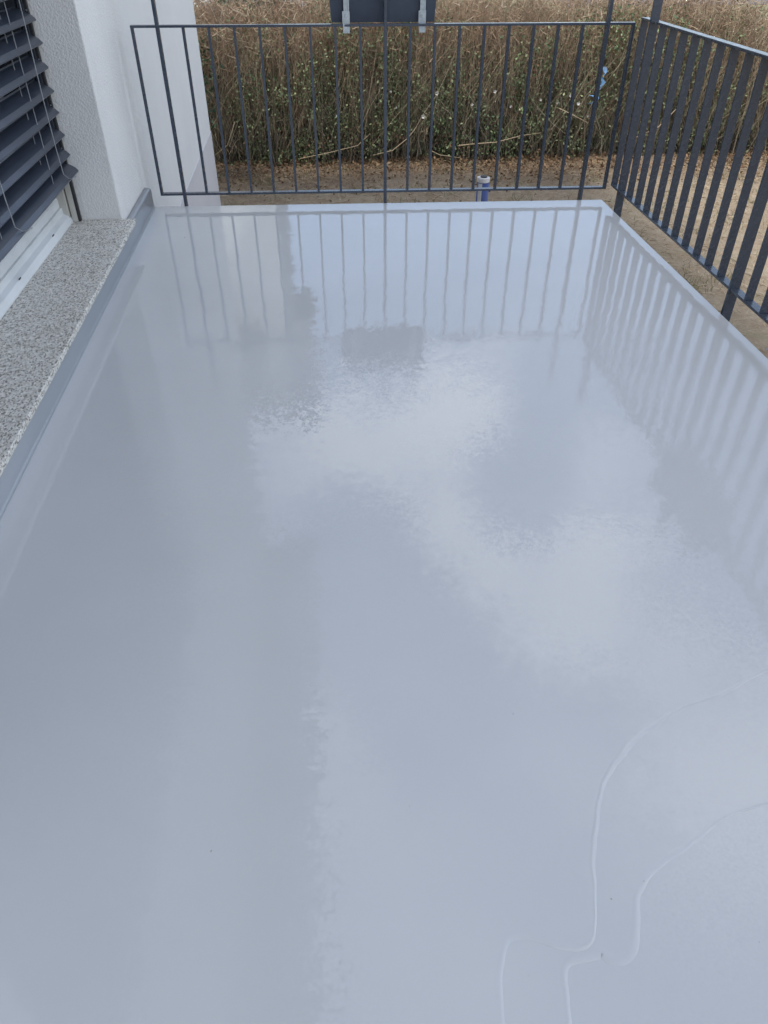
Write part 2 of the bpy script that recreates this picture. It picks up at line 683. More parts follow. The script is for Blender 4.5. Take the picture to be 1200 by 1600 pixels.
# sparse grass
n = 5200
k = rng.integers(0, 240, n)
cx, cy = rng.uniform(-1.5, 8.0, 240), rng.uniform(3.6, 10.6, 240)
px, py = cx[k] + rng.normal(size=n) * .10, cy[k] + rng.normal(size=n) * .10
ok = ~((px < 1.9) & (py < 7.5))
px, py = px[ok], py[ok]
n = len(px)
h = rng.uniform(.02, .075, n)
c0 = np.stack([px, py, np.full(n, GZ)], -1)
top = c0 + np.stack([rng.normal(size=n) * .025, rng.normal(size=n) * .025, h], -1)
P = np.stack([c0, (c0 + top) / 2 + [0, 0, .005], top], 1)
R = np.tile(np.array([.0025, .002, .0006]), (n, 1))
V, F = tubes(P, R)
tag(raw_mesh('grass', V, F, 'grass'), 'thin tufts of grass growing in the dry soil', 'grass', kind='stuff')

# ------------------------------------------------------------------ balcony floor
XL, XR = -1.02, 1.812
YFL, YFR = 4.874, 4.776
YN = -2.4
LX0 = -1.045


def far_y(x):
    return YFL + (YFR - YFL) * (x - XL) / (XR - XL)


slab = MB()
zt, zb = -.0035, -.24
out = [(LX0, YN), (XR, YN), (XR, YFR), (LX0, far_y(LX0))]
slab.add([(x, y, zb) for x, y in out] + [(x, y, zt) for x, y in out],
         [(3, 2, 1, 0), (4, 5, 6, 7)] + [(i, (i + 1) % 4, 4 + (i + 1) % 4, 4 + i) for i in range(4)])
floor = slab.build('balcony_floor', 'coat_dry')
tag(floor, 'wet light grey coated balcony floor with mirror-like gloss', kind='structure')

L1 = [(1420, 985), (1280, 1015), (1200, 1045), (1160, 1062), (1120, 1080), (1080, 1096), (1040, 1112), (1010, 1130), (985, 1150), (968, 1170), (955, 1190), (943, 1215),
      (935, 1240), (929, 1265), (926, 1290), (923, 1330), (924, 1365), (926, 1400), (927, 1450), (923, 1470), (905, 1478), (880, 1474), (850, 1460),
      (825, 1453), (805, 1453), (790, 1460), (780, 1480), (774, 1510), (772, 1540), (773, 1570), (776, 1600), (780, 1700), (782, 2050)]
L2 = [(1420, 1205), (1280, 1228), (1200, 1250), (1170, 1258), (1140, 1270), (1115, 1285), (1090, 1300), (1065, 1317), (1040, 1335), (1020, 1352), (1005, 1368), (994, 1385),
      (989, 1400), (988, 1440), (986, 1465), (980, 1480), (972, 1489), (962, 1491), (953, 1489), (946, 1480), (940, 1474), (925, 1481), (908, 1488),
      (893, 1492), (882, 1498), (878, 1510), (879, 1540), (881, 1570), (884, 1600), (890, 1700), (895, 2050)]


def smooth_line(pts, n=4):
    p = np.array(pts, float)
    out_ = []
    for i in range(len(p) - 1):
        p0, p1, p2, p3 = p[max(i - 1, 0)], p[i], p[i + 1], p[min(i + 2, len(p) - 1)]
        for t in np.arange(n) / n:
            out_.append(.5 * (2 * p1 + (p2 - p0) * t + (2 * p0 - 5 * p1 + 4 * p2 - p3) * t * t + (3 * p1 - p0 - 3 * p2 + p3) * t ** 3))
    out_.append(p[-1])
    return np.array(out_)


def floor_line(px_pts):
    w = np.array([on_floor(*q) for q in px_pts])
    s = smooth_line(w)
    # resample evenly, round the corners, give the poured edge a slight wobble
    for step, passes in ((.007, 1), (.006, 1)):
        d_ = np.concatenate([[0], np.cumsum(np.linalg.norm(np.diff(s, axis=0), axis=1))])
        m_ = int(d_[-1] / step)
        q = np.linspace(0, d_[-1], m_)
        s = np.stack([np.interp(q, d_, s[:, 0]), np.interp(q, d_, s[:, 1])], -1)
        for _ in range(passes):
            s[1:-1] = .5 * s[1:-1] + .25 * (s[:-2] + s[2:])
    ph = rng.uniform(0, 6, 3)
    t = np.arange(len(s))
    nrm = np.gradient(s, axis=0)
    nrm = np.stack([-nrm[:, 1], nrm[:, 0]], -1)
    nrm /= np.linalg.norm(nrm, axis=1, keepdims=True) + 1e-9
    s = s + nrm * (np.sin(t * .23 + ph[0]) * .0012 + np.sin(t * .61 + ph[1]) * .0006)[:, None]
    s[0, 0] = max(s[0, 0], XR)
    s = s[s[:, 0] <= XR + .6]
    return s


def coat_layer(line, z, drop, name):
    """a coat that covers the floor up to the poured edge LINE; the edge is a rounded lip with a slight bead"""
    ins = line[line[:, 0] <= XR - .001]
    # start exactly on the right border
    first = np.array([[XR, ins[0, 1] + (XR - ins[0, 0]) * .0]])
    ln_ = np.concatenate([first, ins])
    poly = [(x, y) for x, y in ln_]
    last = poly[-1]
    border = [(last[0], YN), (LX0, YN), (LX0, far_y(LX0)), (XR, YFR)]
    ring = poly + border
    tri = tessellate_polygon([[Vector((x, y, 0)) for x, y in ring]])
    vs = [(x, y, z) for x, y in ring]
    fs = [tuple(t) for t in tri]
    # lip
    g = np.gradient(ln_, axis=0)
    nrm = np.stack([-g[:, 1], g[:, 0]], -1)
    nrm /= np.linalg.norm(nrm, axis=1, keepdims=True) + 1e-9
    prof = [(.0, 0.0), (.0032, .00034), (.0056, .00032), (.0105, -.0006), (.0130, -drop - .0006)]
    # normal should point away from the coat (towards the right/near side)
    test = ln_[len(ln_) // 2] + nrm[len(ln_) // 2] * .05
    sign = 1.0 if test[0] > ln_[len(ln_) // 2][0] else -1.0
    base = len(vs)
    m = len(ln_)
    tt = np.arange(m)
    wid = 1 + .35 * np.sin(tt * .047 + drop * 900) + .22 * np.sin(tt * .13 + 2)      # the bead swells and thins along its run
    hgt = np.clip(.75 + .55 * np.sin(tt * .033 + 1.3 + drop * 500) + .2 * np.sin(tt * .17), .45, 1.6)
    for o_, dz in prof:
        vs += [(x + sign * a * o_ * w_, y + sign * b * o_ * w_, z + (dz * h_ if dz > 0 else dz)) for (x, y), (a, b), w_, h_ in zip(ln_, nrm, wid, hgt)]
    for j in range(len(prof) - 1):
        for i in range(m - 1):
            a = base + j * m + i
            fs.append((a, a + 1, a + 1 + m, a + m))
    mb = MB()
    mb.add(vs, fs)
    # outer skirt so the coat wraps the slab rim
    k = len(mb.v)
    rim = [(LX0, far_y(LX0)), (XR, YFR), (XR, ln_[0, 1])]
    off = [(0, .0025), (.0025, .0025), (.0025, 0)]
    mb.v += [(x, y, z) for x, y in rim]
    mb.v += [(x + a * .6, y + b * .6, z - .0015) for (x, y), (a, b) in zip(rim, off)]
    mb.v += [(x + a, y + b, z - .007) for (x, y), (a, b) in zip(rim, off)]
    mb.v += [(x + a, y + b, z - .06) for (x, y), (a, b) in zip(rim, off)]
    for j in range(3):
        for i in range(2):
            a = k + j * 3 + i
            mb.f.append((a, a + 1, a + 4, a + 3))
    o = mb.build(name, 'coat_wet', floor)
    for p in o.data.polygons:
        p.use_smooth = len(p.vertices) == 4
    return o


line1, line2 = floor_line(L1), floor_line(L2)
coat_layer(line1, 0.0, .0016, 'coating_layer')['label'] = 'freshest wet coat with poured edge'
mid_ = coat_layer(line2, -.0017, .0016, 'coating_layer')
mid_['label'] = 'earlier coat showing between the two poured edges'

# upstand of coating along the house wall
r = .010
prof = [(-1.056, .0005)] + [(-1.020 + r * (1 - cos(a)), .0009 + r * (1 - sin(a))) for a in np.linspace(pi / 2, 0, 7)] + [(-1.020, .100), (-1.024, .110), (-1.033, .1145), (-1.056, .116)]
up = MB().prism_y(prof, YN, 4.868).build('upstand', 'coat_upstand_shaded', floor)
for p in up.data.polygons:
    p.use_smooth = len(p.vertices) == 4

# a few grains of grit stuck in the wet film
n = 9
gx_, gy_ = rng.uniform(-.9, 1.75, n), rng.uniform(.4, 4.4, n)
for k, q in enumerate([(1006, 1377), (1186, 1472), (826, 1524), (955, 1405), (640, 1260), (330, 1330)]):
    gx_[k], gy_[k] = on_floor(*q)
c0 = np.stack([gx_, gy_, np.full(n, .0008)], -1)
d = rng.normal(size=(n, 3)) * .0016 * rng.uniform(.3, .8, (n, 1))
d[:, 2] *= .3
V, F = tubes(np.stack([c0 - d, c0 + [0, 0, .0006], c0 + d], 1), np.tile(rng.uniform(.0004, .0011, n)[:, None], (1, 3)), 5)
grit = raw_mesh('grit', V, F, 'dead_leaf', floor)
grit['kind'] = 'stuff'

# ------------------------------------------------------------------ house
house = empty('house', (-1.06, 4.2, GZ))
tag(house, 'white stuccoed house with shuttered window beside the grey balcony', 'house')
HO = Vector((-1.06, 4.2, GZ))


def hpart(mb, name, mat, bevel=0.0, seg=2):
    o = mb.build(name, mat, house, bevel=bevel, seg=seg)
    o.location = -HO
    return o


WX = -1.060
ZT = 6.1
YR = 4.2        # window reveal
pier = MB().box((-1.75, YR, GZ - .1), (WX, 5.12, ZT))
hpart(pier, 'wall_pier', 'stucco_near', .008, 3)
hpart(MB().box((-1.74, 5.1205, GZ - .1), (WX - .012, 8.55, ZT - .003)), 'wall', 'stucco_far', .006)
hpart(MB().box((-1.73, 5.15, GZ - .12), (WX - .007, 8.555, -.335)), 'plinth', 'plinth', .004)
hpart(MB().box((-1.745, .9, 2.45), (WX - .001, YR - .0005, ZT - .001)), 'wall_lintel', 'stucco_near')
hpart(MB().box((-1.745, .9, GZ - .1), (WX - .002, YR - .0005, .108)), 'wall_parapet', 'stucco_near')
hpart(MB().box((-1.748, -6, GZ - .1), (WX - .0005, .8995, ZT - .002)), 'wall', 'stucco_near')
hpart(MB().box((-1.82, .9, -.2), (-1.76, YR, 2.6)), 'room_back', 'dark')
hpart(MB().box((-9, -6, GZ - .1), (-1.85, 8.54, ZT - .004)), 'house_core', 'stucco_far')
hpart(MB().box((-9.5, -6.5, ZT), (-.34, 8.62, ZT + .16)), 'roof', 'roof_wood', .01)

sill = MB().box((-1.34, .9, .1165), (-.990, YR - .004, .140))
hpart(sill, 'window_sill', 'granite', .0025, 2)

# window: frame, sash, glass
win = MB()
win.prism_y([(-1.312, .1405), (-1.312, .150), (-1.322, .178), (-1.345, .190), (-1.345, .222), (-1.392, .222), (-1.392, .1405)], .902, YR - .003)
wf = hpart(win, 'window', 'pvc', .0015)
w2 = MB().prism_y([(-1.356, .223), (-1.356, .262), (-1.366, .276), (-1.405, .276), (-1.405, .223)], .902, YR - .055)
o = w2.build('sash', 'pvc', wf, bevel=.0015)
w3 = MB().box((-1.40, YR - .058, .142), (-1.318, YR - .003, .437))
o = w3.build('jamb', 'beige', wf, bevel=.002)
MB().box((-1.40, YR - .058, .4375), (-1.3185, YR - .0032, 2.44)).build('dark_backing', 'slat', wf)  # darkness behind the blind put into colour: dark box replaces the jamb
w4 = MB().box((-1.399, YR - .115, .277), (-1.362, YR - .0585, .437))
MB().box((-1.399, YR - .115, .4375), (-1.363, YR - .0587, 2.44)).build('sash', 'slat', wf)  # upper sash coloured dark to carry the darkness behind the blind
w4.build('sash', 'pvc', wf, bevel=.002)
w5 = MB().box((-1.392, .902, .262), (-1.378, YR - .10, 2.44))
w5.build('pane', 'pane', wf)
for y in (3.27, 3.83):
    s = MB().box((-1.3215, y - .012, .179), (-1.3185, y + .012, .184))
    s.build('drain_slot', 'dark', wf)

# venetian blind
blind = empty('venetian_blind', (-1.25, 4.0, .38))
tag(blind, 'anthracite exterior venetian blind hanging before the white window', 'blind')
BO = Vector((-1.25, 4.0, .38))


def bpart(mb, name, mat, loc=(0, 0, 0), **kw):
    o = mb.build(name, mat, blind, **kw)
    o.location = Vector(loc) - BO
    return o


# cross section of one slat, x outwards, z up: rolled lips at both edges, a shallow Z bend
sec = [(0.0, .000), (-.003, -.004), (.003, -.006), (.006, -.001), (-.010, .0155), (-.030, .0275), (-.052, .0395), (-.066, .046), (-.069, .052), (-.074, .051), (-.073, .045)]
th = .0016
mbs = MB()
m_ = len(sec)
y0s, y1s = 1.0, 4.176
vs = []
for y in (y0s, y1s):
    vs += [(x, y, z) for x, z in sec] + [(x - .0006, y, z - th) for x, z in sec]
S = 2 * m_
fs = []
for i in range(m_ - 1):
    fs.append((i, i + 1, S + i + 1, S + i))
    fs.append((m_ + i + 1, m_ + i, S + m_ + i, S + m_ + i + 1))
    fs.append((i, m_ + i, m_ + i + 1, i + 1))
    fs.append((S + i, S + i + 1, S + m_ + i + 1, S + m_ + i))
fs += [(0, S, S + m_, m_), (m_ - 1, 2 * m_ - 1, S + 2 * m_ - 1, S + m_ - 1)]
mbs.add(vs, fs)
zs = [.472 + .0965 * i for i in range(20)]
slat0 = None
tipx = -1.250
for i, z in enumerate(zs):
    jit = random.uniform(-.0025, .0025)
    if slat0 is None:
        slat0 = bpart(mbs, 'slat', 'slat', (tipx, 0, z))
    else:
        c = copy_obj(slat0, blind, Vector((tipx + jit, random.uniform(-.003, .003), z + jit)) - BO)
        c.rotation_euler = (random.uniform(-.0012, .0012), random.uniform(-.03, .03), 0)
# bottom rail
br_ = MB().prism_y([(-1.226, .386), (-1.222, .394), (-1.236, .410), (-1.262, .424), (-1.292, .437), (-1.296, .428), (-1.292, .418), (-1.262, .404), (-1.240, .390), (-1.232, .382)], 1.0, 4.178)
bpart(br_, 'bottom_rail', 'slat', bevel=.001)
# guide rail beside the reveal: pale channel with a dark slot
bpart(MB().box((-1.312, 4.160, .1415), (-1.284, YR - .0035, .43)), 'guide_rail', 'beige', bevel=.002)
bpart(MB().box((-1.3115, 4.160, .4305), (-1.2845, YR - .0035, 2.44)), 'guide_rail', 'slat', bevel=.002)
bpart(MB().box((-1.2838, 4.166, .142), (-1.270, 4.188, 2.44)), 'guide_slot', 'dark', bevel=.001)
for i, z in enumerate(zs[::2]):
    bpart(MB().tube([(-1.276, 4.165, z + .030), (-1.276, 4.192, z + .030)], .004, 8), 'guide_pin', 'zinc')
# cords
for (yc, sag) in ((3.93, .0), (3.15, .01)):
    pts = [(-1.222, yc + .02, 2.4), (-1.224, yc + .012, 1.5), (-1.228, yc + .008, 1.0), (-1.229, yc - .004, .75), (-1.226, yc - .012, .55), (-1.224, yc - .006, .44), (-1.221, yc + .05, .405), (-1.226, yc + .13, .387)]
    bpart(MB().tube(pts, .0022, 6), 'cord', 'cord')
    bpart(MB().tube([(-1.224, yc + .11, .388), (-1.214, yc + .125, .394), (-1.214, yc + .145, .390), (-1.226, yc + .15, .384)], .003, 6), 'cord_clip', 'cord')
for yc in (3.84, 3.06, 2.2):
    mb = MB()
    mb.tube([(-1.290, yc, .43), (-1.292, yc, 2.4)], .0016, 5)
    mb.tube([(-1.256, yc, .41), (-1.262, yc, 2.4)], .0016, 5)
    bpart(mb, 'ladder_cord', 'cord')

# ------------------------------------------------------------------ railings
GAP = .1412
far_rail = empty('balcony_railing', (.43, 4.86, 0))
tag(far_rail, 'thin dark railing across the far end in front of the hedge', 'railing', 'balcony railings')


def rail_y(x):
    return 4.86 - .034 * (x - .43)


FO = Vector((.43, 4.86, 0))
BOT, TOP = .071, .948
FGAP = .1393


def bar_along(x0, x1, z0, z1, hw):
    mb = MB()
    vs = []
    for x in (x0, x1):
        y = rail_y(x)
        vs += [(x, y - hw, z0), (x, y + hw, z0), (x, y + hw, z1), (x, y - hw, z1)]
    return mb.add(vs, [(0, 1, 2, 3), (7, 6, 5, 4), (0, 4, 5, 1), (1, 5, 6, 2), (2, 6, 7, 3), (3, 7, 4, 0)])


def fpart(mb, name, **kw):
    o = mb.build(name, 'rail', far_rail, **kw)
    o.location = -FO
    return o


x_end0, x_end1 = -.972, 1.836
fpart(bar_along(x_end0, x_end1, TOP - .012, TOP, .018), 'top_rail', bevel=.0015)
fpart(bar_along(x_end0, x_end1, BOT - .012, BOT, .018), 'bottom_rail', bevel=.0015)
bal = MB().box((-.0065, -.0172, BOT + .0003), (.0065, .0172, TOP - .0123)).build('baluster', 'rail', far_rail, bevel=.001)
posts = [-.827, .427, 1.681]
xs = [x_end0 + .007] + [posts[0] + k * FGAP for k in range(1, 9)] + [posts[1] + k * FGAP for k in range(1, 9)] + [x_end1 - .007]
for i, x in enumerate(xs):
    loc = Vector((x, rail_y(x), 0)) - FO
    if i == 0:
        bal.location = loc
    else:
        copy_obj(bal, far_rail, loc)
post0 = MB().box((-.0085, -.0205, -.30), (.0085, .0205, 1.37)).build('post', 'rail', far_rail, bevel=.0015)
for i, x in enumerate(posts):
    loc = Vector((x, rail_y(x), 0)) - FO
    if i == 0:
        post0.location = loc
    else:
        copy_obj(post0, far_rail, loc)
    pl = MB().box((x - .05, far_y(x) + .0032, -.22), (x + .05, far_y(x) + .0080, -.10)).build('base_plate', 'rail', far_rail, bevel=.002)
    pl.location = -FO
    st = MB().box((x - .0083, far_y(x) + .0082, -.20), (x + .0083, rail_y(x) - .0207, -.14)).build('bracket', 'rail', far_rail)
    st.location = -FO

side_rail = empty('balcony_railing', (1.875, 3.0, 0))
tag(side_rail, 'railing of wide flat bars along the right side with bright top edge', 'railing', 'balcony railings')
SO = Vector((1.875, 3.0, 0))
SB, ST_ = .105, .977


def spart(mb, name, **kw):
    o = mb.build(name, 'rail', side_rail, **kw)
    o.location = -SO
    return o


SY0, SY1 = -2.2, 4.748
GAP = .1385
spart(MB().box((1.843, SY0, ST_ - .012), (1.885, SY1, ST_)), 'top_rail', bevel=.0015)
spart(MB().box((1.843, SY0, SB - .012), (1.885, SY1, SB)), 'bottom_rail', bevel=.0015)
bal2 = MB().box((-.0195, -.005, SB + .0003), (.0195, .005, ST_ - .0123)).build('baluster', 'rail', side_rail, bevel=.001)
post2 = MB().box((-.0245, -.007, -.30), (.0245, .007, 1.37)).build('post', 'rail', side_rail, bevel=.0015)
y = 4.607
first_b, first_p, k = True, True, 0
while y > SY0 + .05:
    if k % 11 == 0:
        loc = Vector((1.864, y, 0)) - SO
        if first_p:
            post2.location = loc
            first_p = False
        else:
            copy_obj(post2, side_rail, loc)
        pl = MB().box((XR + .0032, y - .05, -.22), (XR + .0080, y + .05, -.10)).build('base_plate', 'rail', side_rail, bevel=.002)
        pl.location = -SO
        st = MB().box((XR + .0082, y - .0068, -.20), (1.864 - .0247, y + .0068, -.14)).build('bracket', 'rail', side_rail)
        st.location = -SO
    else:
        loc = Vector((1.864, y, 0)) - SO
        if first_b:
            bal2.location = loc
            first_b = False
        else:
            copy_obj(bal2, side_rail, loc)
    y -= GAP
    k += 1
copy_obj(bal2, side_rail, Vector((1.864, SY1 - .006, 0)) - SO)


# ------------------------------------------------------------------ planters
def planter(name, L, wt, wb, h, mat):
    """tapered trough with rolled rim, open at the top; origin at the bottom centre, long side along x"""
    root = empty(name)
    mb = MB()
    a, b = L / 2, wt / 2
    c, d_ = L / 2 - .014, wb / 2
    t = .004
    vs = [(-c, -d_, 0), (c, -d_, 0), (c, d_, 0), (-c, d_, 0),
          (-a, -b, h), (a, -b, h), (a, b, h), (-a, b, h),
          (-a + t, -b + t, h), (a - t, -b + t, h), (a - t, b - t, h), (-a + t, b - t, h),
          (-c + t, -d_ + t, t), (c - t, -d_ + t, t), (c - t, d_ - t, t), (-c + t, d_ - t, t)]
    fs = [(3, 2, 1, 0), (12, 13, 14, 15)]
    for i in range(4):
        j = (i + 1) % 4
        fs += [(i, j, 4 + j, 4 + i), (4 + i, 4 + j, 8 + j, 8 + i), (8 + i, 8 + j, 12 + j, 12 + i)]
    mb.add(vs, fs).build('trough', mat, root, bevel=.003)
    rim = MB()
    for lo, hi in (((-a - .008, -b - .008, h - .016), (a + .008, -b - .0003, h + .003)), ((-a - .008, b + .0003, h - .016), (a + .008, b + .008, h + .003)),
                   ((-a - .0078, -b, h - .0158), (-a - .0003, b, h + .0028)), ((a + .0003, -b, h - .0158), (a + .0078, b, h + .0028))):
        rim.box(lo, hi)
    rim.build('rim', mat, root, bevel=.002)
    # soil surface
    nx, ny = 22, 7
    X, Y = np.meshgrid(np.linspace(-a + .006, a - .006, nx), np.linspace(-b + .006, b - .006, ny))
    Z = h - .035 + rng.normal(size=X.shape) * .004
    i = np.arange(nx * ny).reshape(ny, nx)
    F = np.stack([i[:-1, :-1], i[:-1, 1:], i[1:, 1:], i[1:, :-1]], -1).reshape(-1, 4)
    raw_mesh('soil', np.stack([X, Y, Z], -1).reshape(-1, 3), F, 'potting', root)
    return root, a, b


p1, a, b = planter('planter_box', .605, .20, .17, .235, 'planter')
p1.location = (.420, rail_y(.42) + .018 + .012 + .10, TOP + .0015)
tag(p1, 'dark blue-grey planter box hung outside the far railing', 'planter')
for sx in (-.207, .217):
    mb = MB()
    yf = -.112
    # galvanised strap: two upright rods, foot clamp gripping the railing bar
    for dx in (-.011, .011):
        mb.box((sx + dx - .0045, yf - .006, .020), (sx + dx + .0045, yf + .002, .400))
    mb.box((sx - .0065, yf - .003, .055), (sx + .0065, yf + .001, .398))
    mb.build('bracket', 'zinc', p1, bevel=.001)
    mb = MB().box((sx - .024, yf - .010, -.002), (sx + .018, yf + .0045, .056))
    mb.box((sx - .022, yf - .0285, -.0445), (sx + .016, yf - .0262, .0005))
    mb.tube([(sx - .004, yf - .018, .032), (sx - .004, yf - .009, .032)], .008, 8)
    mb.build('clamp', 'zinc', p1, bevel=.001)

p2, a, b = planter('planter_box', .605, .20, .17, .235, 'planter')
p2.rotation_euler = (0, 0, -pi / 2)
p2.location = (1.864 + .018 + .013 + .10, 3.08, ST_ + .0015)
tag(p2, 'dark planter box hung outside the right railing, reflected in the wet floor', 'planter')
for sx in (-.04, .22):
    mb = MB()
    yf = -.112
    for dx in (-.011, .011):
        mb.box((sx + dx - .0045, yf - .006, .020), (sx + dx + .0045, yf + .002, .30))
    mb.box((sx - .0065, yf - .003, .055), (sx + .0065, yf + .001, .298))
    mb.build('bracket', 'zinc', p2, bevel=.001)
    mb = MB().box((sx - .024, yf - .010, -.002), (sx + .018, yf + .0045, .056))
    mb.box((sx - .022, yf - .0285, -.0445), (sx + .016, yf - .0262, .0005))
    mb.build('clamp', 'zinc', p2, bevel=.001)

# ------------------------------------------------------------------ blue bollard beyond the balcony
bx, by = 1.352, 6.25
bol = empty('bollard', (bx, by, GZ))
tag(bol, 'short blue post with pale cap standing on the soil beyond the railing', 'bollard')
MB().lathe([(.050, -.05), (.050, .876)], 28).build('shaft', 'blue', bol, smooth=True)
cp = MB().lathe([(.047, .8763), (.0515, .877), (.0522, .880), (.0522, .905), (.050, .911), (.043, .914), (.040, .910)], 28).build('cap', 'cap', bol)
MB().lathe([(.028, .9103), (.028, .918), (.022, .921)], 18, (.003, .003)).build('cap_knob', 'dark', cp)
mb = MB()
vs, fs = [], []
for k in range(7):
    a = radians(212 + k * 6.5)
    for r_ in (.0502, .0518):
        vs += [(r_ * cos(a), r_ * sin(a), .05), (r_ * cos(a), r_ * sin(a), .872)]
for k in range(6):
    a, b = k * 4, k * 4 + 4
    fs += [(a, a + 1, b + 1, b), (a + 2, b + 2, b + 3, a + 3), (a, b, b + 2, a + 2), (a + 1, a + 3, b + 3, b + 1)]
fs += [(0, 2, 3, 1), (24, 25, 27, 26)]
mb.add(vs, fs).build('sheen_strip', 'cap', bol)  # pale reflection on the shaft's left, put on as a coloured strip
for p in cp.data.polygons:
    p.use_smooth = False

# ------------------------------------------------------------------ hedge
hedge = empty('hedge', (3, 10.9, GZ))
tag(hedge, 'long dry brown hedge with green leaves in its middle', 'hedge')
HE = np.array([3, 10.9, GZ])
HX0, HX1, HY0, HY1 = -3.2, 9.2, 10.45, 11.75


def hedge_top(x, y):
    return .53 + .05 * np.sin(x * 1.3) + .035 * np.sin(x * 3.7 + 1) + .10 * np.clip((y - HY0) / (HY1 - HY0), 0, 1) + .012 * x - .45 * np.clip((x - 5.0) / 1.4, 0, 1)


def hmesh(name, V, F, mat, kind='stuff'):
    o = raw_mesh(name, V - HE, F, mat, hedge)
    if kind:
        o['kind'] = kind
    return o


def stems(n, z0, z1fun, lean, r0, npts=6, front=1.0, wob=.018):
    x = rng.uniform(HX0, HX1, n)
    yy = rng.beta(1.0, front, n)
    y = HY0 + (HY1 - HY0) * yy
    zb_ = z0(n)
    zt_ = z1fun(x, y)
    t = np.linspace(0, 1, npts)
    lx, ly = rng.normal(size=n) * lean, rng.normal(size=n) * lean * .7
    P = np.zeros((n, npts, 3))
    hgt = (zt_ - zb_)
    P[:, :, 0] = x[:, None] + lx[:, None] * t * hgt[:, None] + np.cumsum(rng.normal(size=(n, npts)) * wob, 1)
    P[:, :, 1] = y[:, None] + ly[:, None] * t * hgt[:, None] + np.cumsum(rng.normal(size=(n, npts)) * wob, 1)
    P[:, :, 2] = zb_[:, None] + hgt[:, None] * t
    R = (r0(n))[:, None] * (1 - .75 * t)[None, :]
    return P, R


# old stems from the ground
P, R = stems(1500, lambda n: np.full(n, GZ - .03), lambda x, y: hedge_top(x, y) - rng.uniform(.1, .8, len(x)), .13, lambda n: rng.uniform(.005, .013, n))
hmesh('stems', *tubes(P, R, 5), 'twig_dark')
# upright dry shoots filling the upper half
P1, R1 = stems(8800, lambda n: GZ + rng.uniform(.25, 1.15, n), lambda x, y: hedge_top(x, y) + rng.normal(size=len(x)) * .05, .19, lambda n: rng.uniform(.0022, .0048, n), 7, 1.25, .030)
# lower and side shoots that lean out of the front face
P2, R2 = stems(9500, lambda n: GZ + rng.uniform(.02, .8, n), lambda x, y: GZ + rng.uniform(.35, 1.5, len(x)), .46, lambda n: rng.uniform(.0018, .0038, n), 6, 3.2, .030)
V1, F1 = tubes(P1, R1)
V2, F2 = tubes(P2, R2)
hmesh('twigs', V1, F1, 'twig')
hmesh('twigs', V2, F2, 'twig_low')
# short side twigs
nb = 34000
src = rng.integers(0, len(P1), nb)
seg = rng.integers(2, 7, nb)
A = P1[src, seg]
dv = np.stack([rng.normal(size=nb) * .8, rng.normal(size=nb) * .7 - .2, rng.uniform(.1, 1.1, nb)], -1)
dv *= (rng.uniform(.05, .20, nb) / np.linalg.norm(dv, axis=1))[:, None]
Pb = np.stack([A, A + dv * .55 + rng.normal(size=(nb, 3)) * .006, A + dv], 1)
Rb = np.array([[.0030, .0024, .0012]]) * rng.uniform(.7, 1.5, (nb, 1))
Vb, Fb = tubes(Pb, Rb)
hmesh('side_twigs', Vb, Fb, 'twig')


# leaves: clumps that gather low and in the middle, thin out to the top
def leaf_cloud(nclump, per, zmean, zsd, spread, size, mat, name, front=1.6, xw=None):
    cx = rng.uniform(HX0, HX1, nclump)
    dens_ = .55 + .45 * np.sin(cx * 1.15 + .6) * np.sin(cx * .47 + 2.0)
    keep_ = rng.uniform(size=nclump) < np.clip(dens_, .15, 1)
    cx = cx[keep_]
    m = len(cx)
    cy = HY0 - .07 + (HY1 - HY0) * rng.beta(1, front, m)
    cz = np.clip(zmean + .16 * np.sin(cx * 1.9) + rng.normal(size=m) * zsd, GZ + .04 + rng.uniform(0, .12, m), .34 + rng.uniform(0, .1, m))
    pat = np.sin(cx * 2.3 + cz * 3.1 + 1.0) * np.sin(cx * 5.1 - cz * 4.7) + .5 * np.sin(cx * 9.3 + cz * 11.0) + rng.normal(size=m) * .35
    sel = pat > -.45
    cx, cy, cz, m = cx[sel], cy[sel], cz[sel], int(sel.sum())
    P = np.repeat(np.stack([cx, cy, cz], -1), per, 0) + rng.normal(size=(m * per, 3)) * spread
    V, F = leaves(P, rng.uniform(size[0], size[1], len(P)))
    return hmesh(name, V, F, mat)


leaf_cloud(8500, 15, -.34, .40, (.07, .06, .08), (.024, .05), 'leaf', 'leaves', 3.2)
leaf_cloud(1300, 14, -.95, .12, (.08, .07, .05), (.02, .045), 'leaf', 'leaves', 2.6)
leaf_cloud(3200, 12, -.15, .32, (.07, .06, .10), (.018, .036), 'dead_leaf', 'dry_leaves', 1.5)
leaf_cloud(650, 12, -.95, .10, (.10, .09, .06), (.02, .05), 'dead_leaf', 'dry_leaves', 3.0)
# back fill: dense old wood at the far side so that no daylight shows low down
P3, R3 = stems(5000, lambda n: GZ + rng.uniform(-.02, .5, n), lambda x, y: hedge_top(x, y) - rng.uniform(.15, .9, len(x)), .22, lambda n: rng.uniform(.003, .008, n), 5)
P3[:, :, 1] = np.clip(P3[:, :, 1], HY0 + .45, HY1 + .1)
hmesh('inner_wood', *tubes(P3, R3, 4), 'twig_dark')

